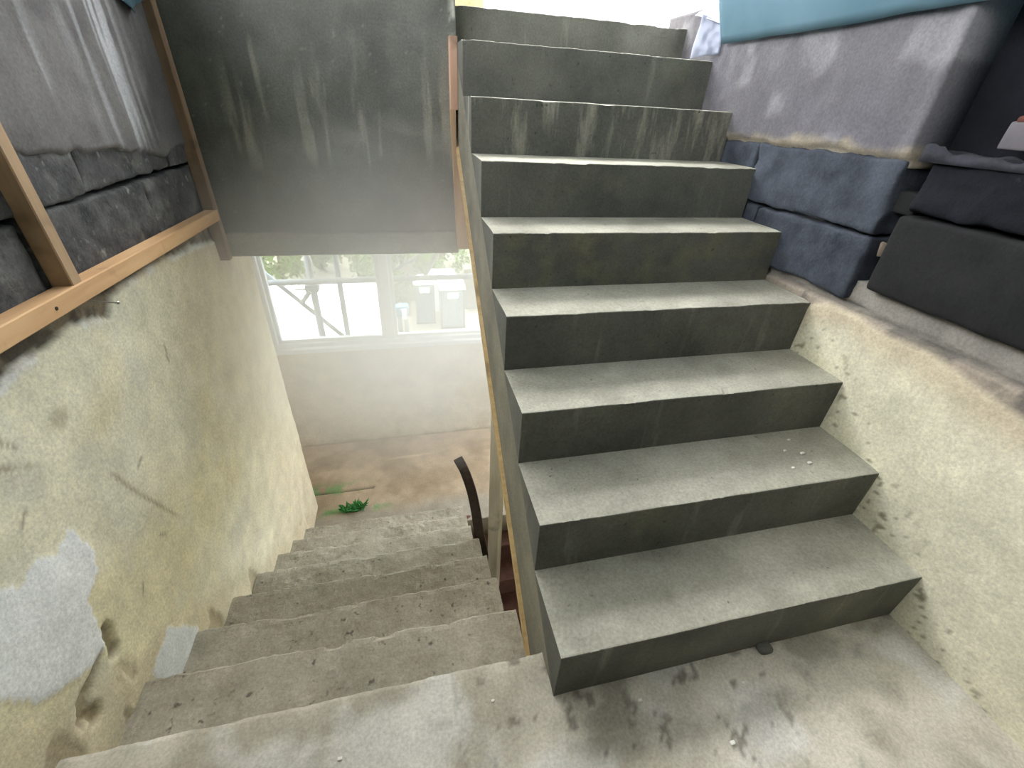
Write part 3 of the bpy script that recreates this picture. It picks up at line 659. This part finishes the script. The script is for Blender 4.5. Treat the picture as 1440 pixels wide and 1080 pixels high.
# ------------------------------------------------------------------ tarpaulin, unseen upper part carried up to block sun
nu, nv = 60, 120
tt = np.linspace(0, 1, nu); yv = np.linspace(-1.29, 1.53, nv)
PY = np.repeat(yv[None], nu, 0); TT = np.repeat(tt[:, None], nv, 1)
PZ = 1.487 + TT * 1.496
PX = np.interp(TT, [0, 0.03, 0.10, 0.3, 1], [1.040, 1.022, 0.985, 0.985, 1.10])
fold = fbm(PY * 2.6, TT * 1.2, 0, 141) - 0.5
PX = PX - 0.10 * np.abs(fold) * sstep(0, 0.15, TT) * 1.0
PZ = PZ + 0.022 * (fbm(PY * 2.0, 0.3, 0, 145) - 0.5) * (1 - TT)
idx = np.arange(nu * nv).reshape(nu, nv)
Fq = np.stack([idx[:-1, :-1], idx[1:, :-1], idx[1:, 1:], idx[:-1, 1:]], -1).reshape(-1, 4)
tp = mesh('tarpaulin', np.stack([PX, PY, PZ], -1).reshape(-1, 3), Fq, M['tarp'], smooth=True)
sm = tp.modifiers.new('thickness', 'SOLIDIFY'); sm.thickness = 0.003
tag(tp, 'teal tarpaulin hanging down to the sooty blocks beside the rising stairs', 'tarpaulin')

ob = empty('loose_block', (1.15, 0.30, 1.21)); tag(ob, 'pale loose block with reddish top resting in the dark recess', 'block')
rough_block('body', 1.10, 1.20, 0.12, 0.425, 1.205, 1.262, M['loose'], ob, 0.02, 0.006, 0.003, 781)
rough_block('red_crust', 1.10, 1.20, 0.12, 0.415, 1.258, 1.272, M['redcrust'], ob, 0.02, 0.005, 0.004, 782)
V = []; n_ = 12
for a_ in range(n_):
    for b2 in range(n_):
        yq = 1.38 + 0.34 * a_ / (n_ - 1); zq = 1.425 + 0.17 * abs(a_ / (n_ - 1) - 0.62) + (1.72 - 1.425) * b2 / (n_ - 1); V.append((XL + 0.020 + 0.012 * math.sin(a_ * 1.3 + b2 * 0.5), yq, zq))
tp2 = mesh('tarpaulin_flap', V, np.array([[a_ * n_ + b2, a_ * n_ + b2 + 1, (a_ + 1) * n_ + b2 + 1, (a_ + 1) * n_ + b2] for a_ in range(n_ - 1) for b2 in range(n_ - 1)]), M['tarp'], smooth=True)
sm = tp2.modifiers.new('thickness', 'SOLIDIFY'); sm.thickness = 0.003
tag(tp2, 'small teal tarpaulin corner hanging beside the timber corner post', 'tarpaulin')
# crumpled printed plastic sheet by the top step
def sheet(name, quad, mat, seed, parent=None, n=14, crumple=0.02, thick=0.002):
    a, b_, c, d_ = [np.array(q) for q in quad]; S, T = np.meshgrid(np.linspace(0, 1, n), np.linspace(0, 1, n), indexing='ij')
    P = (a * ((1 - S) * (1 - T))[..., None] + b_ * (S * (1 - T))[..., None] + c * (S * T)[..., None] + d_ * ((1 - S) * T)[..., None])
    nn = np.cross(b_ - a, d_ - a); nn = nn / np.linalg.norm(nn)
    P = P + nn * ((fbm(S * 4, T * 4, 0, seed) - 0.5) * 2 * crumple)[..., None]
    ii = np.arange(n * n).reshape(n, n); F = np.stack([ii[:-1, :-1], ii[1:, :-1], ii[1:, 1:], ii[:-1, 1:]], -1).reshape(-1, 4)
    o = mesh(name, P.reshape(-1, 3), F, mat, parent); s = o.modifiers.new('thickness', 'SOLIDIFY'); s.thickness = thick; return o
bg = empty('plastic_sheet', (1.03, 1.62, 1.44)); tag(bg, 'crumpled white plastic sheet tucked beside the top step', 'sheet')
sheet('lower_fold', ((0.975, 1.635, 1.445), (1.05, 1.545, 1.46), (1.05, 1.55, 1.555), (0.985, 1.62, 1.59)), M['bag'], 5, bg, crumple=0.010)
sheet('upper_fold', ((0.97, 1.66, 1.592), (1.05, 1.52, 1.545), (1.05, 1.50, 1.53), (1.05, 1.56, 1.635)), M['bag_line'], 8, bg, crumple=0.010)

# ------------------------------------------------------------------ upper storey beyond the stairs
uw = empty('wall_upper', (1.2, 4.3, zs[8])); tag(uw, 'white panelled wall beyond the upper landing', 'wall', kind='structure')
for x0, x1 in ((-1.6, -0.2), (-0.19, 0.90), (0.91, 1.98), (1.99, 2.215), (2.225, 3.6)):
    MB().box(x0, x1, 4.24, 4.30, 1.40, 3.2, 0.004).build('panel', M['white'], uw)
MB().box(-1.7, 3.7, 4.30, 4.36, 1.3, 3.2).build('panel_backing', M['void'], uw)
bc = empty('brick_pier', (0.15, 3.05, zs[8] - 0.02)); tag(bc, 'tan brick pier standing on the upper landing', 'pier')
for c in range(10):
    z = zs[8] - 0.012 + c * 0.075
    for x0, x1 in (((-0.06, 0.155), (0.165, 0.31)) if c % 2 else ((-0.06, 0.05), (0.06, 0.31))):
        rough_block('brick', x0, x1, 2.95, 3.15, z, z + 0.066, M['brickm'], bc, 0.06, 0.006, 0.003, 600 + c)
MB().box(-0.05, 0.30, 2.96, 3.14, zs[8] - 0.012, zs[8] + 0.73).build('mortar_core', M['mortar'], bc)

# ------------------------------------------------------------------ small debris
def chip(name, x, y, z, s, mat, label, group, cat='chip', seed=0):
    o = rough_block(name, x - s, x + s, y - s * 0.7, y + s * 0.7, z - 0.002, z + s * 0.8, mat, None, s, s * 0.3, s * 0.35, seed); tag(o, label, cat, group); return o
for i, (x, y) in enumerate(((0.898, 0.412), (0.879, 0.305), (0.81, 0.295), (0.89, 0.346), (0.845, 0.368))):
    chip('plaster_chip', x, y, 0.36, 0.0045 + 0.002 * (i % 2), M['chip'], 'tiny white plaster chip lying on the second step of the rising stairs', 'plaster chips on the second rising step', seed=700 + i)
for i, (x, y) in enumerate(((0.494, -0.072), (0.209, -0.054), (0.383, -0.179), (-0.15, 0.02), (-0.5, -0.02))):
    chip('plaster_chip', x, y, 0.0, 0.004 + 0.001 * (i % 3), M['chip'], 'tiny white plaster chip lying on the landing floor', 'plaster chips on the landing', seed=720 + i)
o = rough_block('mortar_splash', 0.585, 0.625, -0.028, 0.004, -0.004, 0.020, M['stair'], None, 0.006, 0.011, 0.003, 740); tag(o, 'small grey mortar lump at the foot of the lowest rising step', 'mortar')
# weeds growing from the joint of the half landing
wd = empty('weed_tuft', (-0.82, 2.06, ZH)); tag(wd, 'small green weed tuft growing at the foot of the falling stairs', 'weed')
V = []; F = []
for i in range(70):
    a = rng.random() * 6.28; L = 0.03 + rng.random() * 0.05; x = -0.82 + rng.uniform(-0.06, 0.09); y = 2.06 + rng.uniform(-0.03, 0.03); w_ = 0.007
    n = len(V); dx, dy = math.cos(a), math.sin(a)
    V += [(x - dy * w_ * .5, y + dx * w_ * .5, ZH), (x + dy * w_ * .5, y - dx * w_ * .5, ZH), (x + dx * L * .5 + dy * w_, y + dy * L * .5 - dx * w_, ZH + L * .5), (x + dx * L * .9, y + dy * L * .9, ZH + L * .65), (x + dx * L * .5 - dy * w_, y + dy * L * .5 + dx * w_, ZH + L * .5)]
    F.append([n, n + 1, n + 2, n + 3, n + 4])
o = mesh('leaves', V, F, M['moss'], wd); o['kind'] = 'stuff'
rough_block('root_clump', -0.88, -0.76, 2.04, 2.08, ZH - 0.01, ZH + 0.012, M['moss'], wd, 0.015, 0.006, 0.006, 760)

# ------------------------------------------------------------------ outside: scaffold, yard, neighbours
sc = empty('scaffold', (-0.5, 3.6, -8.45)); tag(sc, 'steel tube scaffold standing outside the window', 'scaffold')
TR = 0.024
for x in (-1.095, -0.865, 1.25): MB().tube([(x, 3.6, -8.45), (x, 3.6, 1.2)], TR if x != -1.095 else 0.030, 12).build('standard', M['steel'], sc, True)
MB().tube([(-2.6, 3.55, -0.150), (2.2, 3.55, -0.125)], 0.026, 12).build('ledger', M['steel'], sc, True)
MB().tube([(-2.6, 3.65, -2.2), (2.2, 3.65, -2.2)], 0.026, 12).build('ledger', M['steel'], sc, True)
MB().tube([(-1.50, 3.655, -0.06), (-0.83, 3.655, -0.835)], 0.020, 12).build('brace', M['steel'], sc, True)
MB().tube([(-0.10, 3.655, -0.15), (0.25, 3.655, 0.45)], 0.020, 12).build('brace', M['steel'], sc, True)
MB().tube([(-0.05, 3.655, 0.10), (-0.42, 3.655, -0.12)], 0.016, 12).build('brace', M['steel'], sc, True)
MB().box(-1.15, -1.04, 3.53, 3.63, -0.235, -0.175, 0.006).tube([(-1.11, 3.52, -0.22), (-1.20, 3.50, -0.33)], 0.02, 10).tube([(-1.23, 3.52, -0.20), (-1.06, 3.52, -0.20)], 0.008, 8).build('coupler', M['steel'], sc)

GZ = -8.45
M['ground'] = surface('dusty_ground', (112, 108, 92), (138, 132, 116), 0.6, bump=0.3, bscale=4)
M['roofm'] = plain('white_roof_sheet', (238, 240, 242), 0.5, vary=0.04)
M['shedw'] = surface('shed_wall', (170, 166, 158), (190, 186, 178), 2, bump=0.2)
M['cabin'] = plain('grey_green_cabin', (104, 118, 122), 0.5, vary=0.08)
M['cabin_blue'] = plain('teal_cabin', (48, 92, 100), 0.5, vary=0.08)
M['cabin_dark'] = plain('dark_trim', (48, 56, 62), 0.5)
M['bluelid'] = plain('sky_blue_plastic', (52, 116, 146), 0.4)
M['stonew'] = surface('rubble_stone', (84, 84, 74), (118, 115, 103), 1.5, bump=0.8, bscale=5)
M['leaf'] = plain('green_leaf', (50, 98, 14), 0.5, vary=0.5, scale=1.2)  # green leaf colour with random tone
M['leaf2'] = plain('yellow_green_leaf', (98, 134, 18), 0.5, vary=0.5, scale=1.5)
M['bark'] = plain('tree_bark', (110, 92, 74), 0.9, vary=0.4)
g = MB().box(-40, 40, 3.2, 70, GZ - 0.3, GZ).build('ground', M['ground']); tag(g, 'pale dusty yard outside the building', 'ground', kind='structure')
ex = MB().box(-6, 6, 2.96, 3.05, GZ, ZH - 0.3).build('wall_outer', M['shedw']); tag(ex, 'outer wall of the building below the window', 'wall', kind='structure')
# neighbouring shed with white corrugated roof
sh = empty('neighbour_shed', (-5.2, 11.5, GZ)); tag(sh, 'low neighbouring building with a white corrugated roof', 'building')
xs = np.arange(-10.0, -0.86, 0.05); yy = np.array([9.7, 13.4])
zc = -3.62 + 0.02 * np.sin(xs / 0.2 * 2 * math.pi)
V = np.array([(x, y, z) for y in yy for x, z in zip(xs, zc)]); nx = len(xs)
ro = mesh('roof', V, np.array([[i, i + 1, nx + i + 1, nx + i] for i in range(nx - 1)]), M['roofm'], sh, smooth=True)
s_ = ro.modifiers.new('thickness', 'SOLIDIFY'); s_.thickness = 0.02
MB().box(-9.8, -1.0, 9.9, 13.2, GZ, -3.66).build('walls', M['shedw'], sh)
MB().box(-10.0, -0.86, 9.62, 9.72, -3.80, -3.64, 0.01).build('gutter', M['alu'], sh)

def cabin(name, x, y, w, h, mat, label, door=True):
    c = empty(name, (x, y, GZ)); tag(c, label, 'toilet')
    MB().box(x - w / 2 - .03, x + w / 2 + .03, y - w / 2 - .03, y + w / 2 + .03, GZ, GZ + .12, .02).build('base', M['cabin_dark'], c)
    MB().box(x - w / 2, x + w / 2, y - w / 2, y + w / 2, GZ + .1, GZ + h - .18, .03).build('walls', mat, c)
    MB().prism([(x - w / 2 - .05, GZ + h - .2), (x + w / 2 + .05, GZ + h - .2), (x + w / 2 + .05, GZ + h - .12), (x + w * .2, GZ + h), (x - w * .2, GZ + h), (x - w / 2 - .05, GZ + h - .12)], 'y', y - w / 2 - .05, y + w / 2 + .05).build('roof', M['roofm'], c)
    if door:
        yf = y - w / 2
        d = MB().box(x - w * .40, x + w * .40, yf - .04, yf + .01, GZ + .16, GZ + h - .26, .015).build('door', mat, c)
        for s in (-1, 1):
            MB().tube([(x + s * (w * (.14 + .20 * (2 * tq - 1) ** 2)), yf - .05, GZ + .3 + tq * (h - .75)) for tq in np.linspace(0, 1, 13)], 0.022, 6).build('door_rib', M['cabin_dark'], d)
            MB().box(x + s * w * .46 - .03, x + s * w * .46 + .03, yf - .05, yf + .02, GZ + .12, GZ + h - .2, .01).build('corner_trim', M['cabin_dark'], c)
        MB().box(x - .25, x + .25, yf - .055, yf - .03, GZ + h - .62, GZ + h - .34, .005).build('placard', M['white'], d)
        MB().box(x + .26, x + .34, yf - .08, yf - .03, GZ + 1.0, GZ + 1.2, .01).build('latch', M['cabin_dark'], d)
    return c
cabin('portable_toilet', 1.86, 20.6, 1.18, 2.25, M['cabin'], 'pale grey portable toilet with a ribbed door in the yard')
cabin('portable_cabin', 0.55, 21.2, 0.95, 2.3, M['cabin_blue'], 'teal blue portable cabin behind the pale portable toilet', True)
wsn = empty('wash_station', (-0.75, 19.9, GZ)); tag(wsn, 'white hand wash stand with a sky blue top in the yard', 'wash stand')
MB().box(-1.2, -0.3, 19.7, 20.2, GZ + 0.92, GZ + 1.4, .03).build('tank', M['bluelid'], wsn)
for x in (-1.05, -0.75, -0.45): MB().box(x - .1, x + .1, 19.75, 20.1, GZ, GZ + .95, .02).build('pedestal', M['cabin'], wsn)
MB().box(-0.62, -0.40, 19.62, 19.74, GZ + .8, GZ + 1.3, .01).build('towel_box', M['white'], wsn)
sh2 = empty('white_shed', (1.6, 23.0, GZ)); tag(sh2, 'small white gabled shed behind the portable toilets', 'shed')
MB().box(0.95, 2.45, 22.3, 23.8, GZ, GZ + 1.5).build('walls', M['roofm'], sh2)
MB().prism([(0.85, GZ + 1.45), (2.55, GZ + 1.45), (2.3, GZ + 1.85), (1.1, GZ + 1.85)], 'y', 22.2, 23.9).build('roof', M['roofm'], sh2)
bw = MB().box(-14, 0.6, 24.0, 24.3, GZ, GZ + 0.7, .02).build('yard_wall', M['stonew']); tag(bw, 'long rubble stone yard wall in front of the trees', 'yard wall')
bw = MB().box(2.75, 12, 22.4, 23.2, GZ, GZ + 2.3, .05).build('stone_bank', M['stonew']); tag(bw, 'grey stone bank beside the white shed', 'stone bank')

def tree(x, y, h, r, n, mat, label, seed):
    q = np.random.default_rng(seed); t_ = empty('tree', (x, y, GZ)); tag(t_, label, 'tree', 'trees beyond the yard')
    MB().tube([(x, y, GZ), (x + .1, y, GZ + h * .4), (x - .05, y + .1, GZ + h * .7)], [.16, .12, .05], 8).build('trunk', M['bark'], t_, True)
    cen = q.normal(size=(40, 3)); cen = cen / np.linalg.norm(cen, axis=1)[:, None] * (q.random((40, 1)) ** .4)
    cen = cen * np.array([r * 1.5, r, h * .40]) + np.array([x, y, GZ + h * .46])
    c = cen[q.integers(0, 40, n)] + q.normal(size=(n, 3)) * r * .17
    c[:, 0] = np.clip(c[:, 0], x - r * 1.58, x + r * 1.58); c[:, 1] = np.clip(c[:, 1], y - r * 1.35, y + r * 1.35)
    a = q.normal(size=(n, 3)); a /= np.linalg.norm(a, axis=1)[:, None]; b = np.cross(a, q.normal(size=(n, 3))); b /= np.linalg.norm(b, axis=1)[:, None]
    s = (.10 + .10 * q.random((n, 1)))
    Vv = np.stack([c - a * s, c - b * s * .45, c + a * s, c + b * s * .45], 1).reshape(-1, 3)
    o = mesh('foliage', Vv, np.arange(4 * n).reshape(n, 4), mat, t_); o['kind'] = 'stuff'
for i, (x, y, h, r, mt, lb) in enumerate(((-11.0, 30.4, 6.5, 1.45, 'leaf', 'dense green tree beyond the yard wall'), (-7.2, 26.2, 5.6, 1.35, 'leaf2', 'yellow green tree beyond the yard wall'), (-5.7, 30.4, 6.6, 1.45, 'leaf', 'dense green tree beyond the yard wall'),
                              (-2.7, 26.2, 5.2, 1.35, 'leaf2', 'yellow green tree beyond the yard wall'), (-0.5, 30.4, 6.4, 1.45, 'leaf', 'dense green tree beyond the yard wall'), (1.8, 26.2, 5.5, 1.35, 'leaf2', 'yellow green tree beyond the yard wall'),
                              (4.8, 30.4, 6.4, 1.45, 'leaf', 'dense green tree beyond the yard wall'), (-1.15, 22.7, 2.6, 0.7, 'leaf2', 'small palm like shrub beside the teal cabin'), (-16.2, 30.4, 6.5, 1.45, 'leaf', 'dense green tree beyond the yard wall'))):
    tree(x, y, h, r, 3200, M[mt], lb, 900 + i)

# ------------------------------------------------------------------ scattering volume added to imitate glare around the window
m = bpy.data.materials.new('glare_haze_volume'); m.use_nodes = True; t = m.node_tree; t.nodes.clear()
out = t.nodes.new('ShaderNodeOutputMaterial'); vs = t.nodes.new('ShaderNodeVolumeScatter'); vs.inputs['Anisotropy'].default_value = 0.2; vs.inputs['Color'].default_value = (1, 1, 1, 1)
tc = t.nodes.new('ShaderNodeTexCoord')
mp = t.nodes.new('ShaderNodeMapping'); mp.vector_type = 'TEXTURE'; mp.inputs['Location'].default_value = HZ_C; mp.inputs['Scale'].default_value = HZ_R
gr = t.nodes.new('ShaderNodeTexGradient'); gr.gradient_type = 'SPHERICAL'
mu = t.nodes.new('ShaderNodeMath'); mu.operation = 'MULTIPLY'; mu.inputs[1].default_value = HZ_D
t.links.new(tc.outputs['Object'], mp.inputs[0]); t.links.new(mp.outputs[0], gr.inputs[0]); t.links.new(gr.outputs[1], mu.inputs[0]); t.links.new(mu.outputs[0], vs.inputs['Density'])
t.links.new(vs.outputs[0], out.inputs['Volume'])
hz = MB().box(*sum(([max(lo, c - r), min(hi, c + r)] for c, r, lo, hi in zip(HZ_C, HZ_R, (XL + 0.01, 0.3, -1.35), (1.0, YB - 0.04, 1.5))), [])).build('glare_haze', m)
tag(hz, 'pale haze volume added to imitate glare before the window', 'haze', kind='stuff')
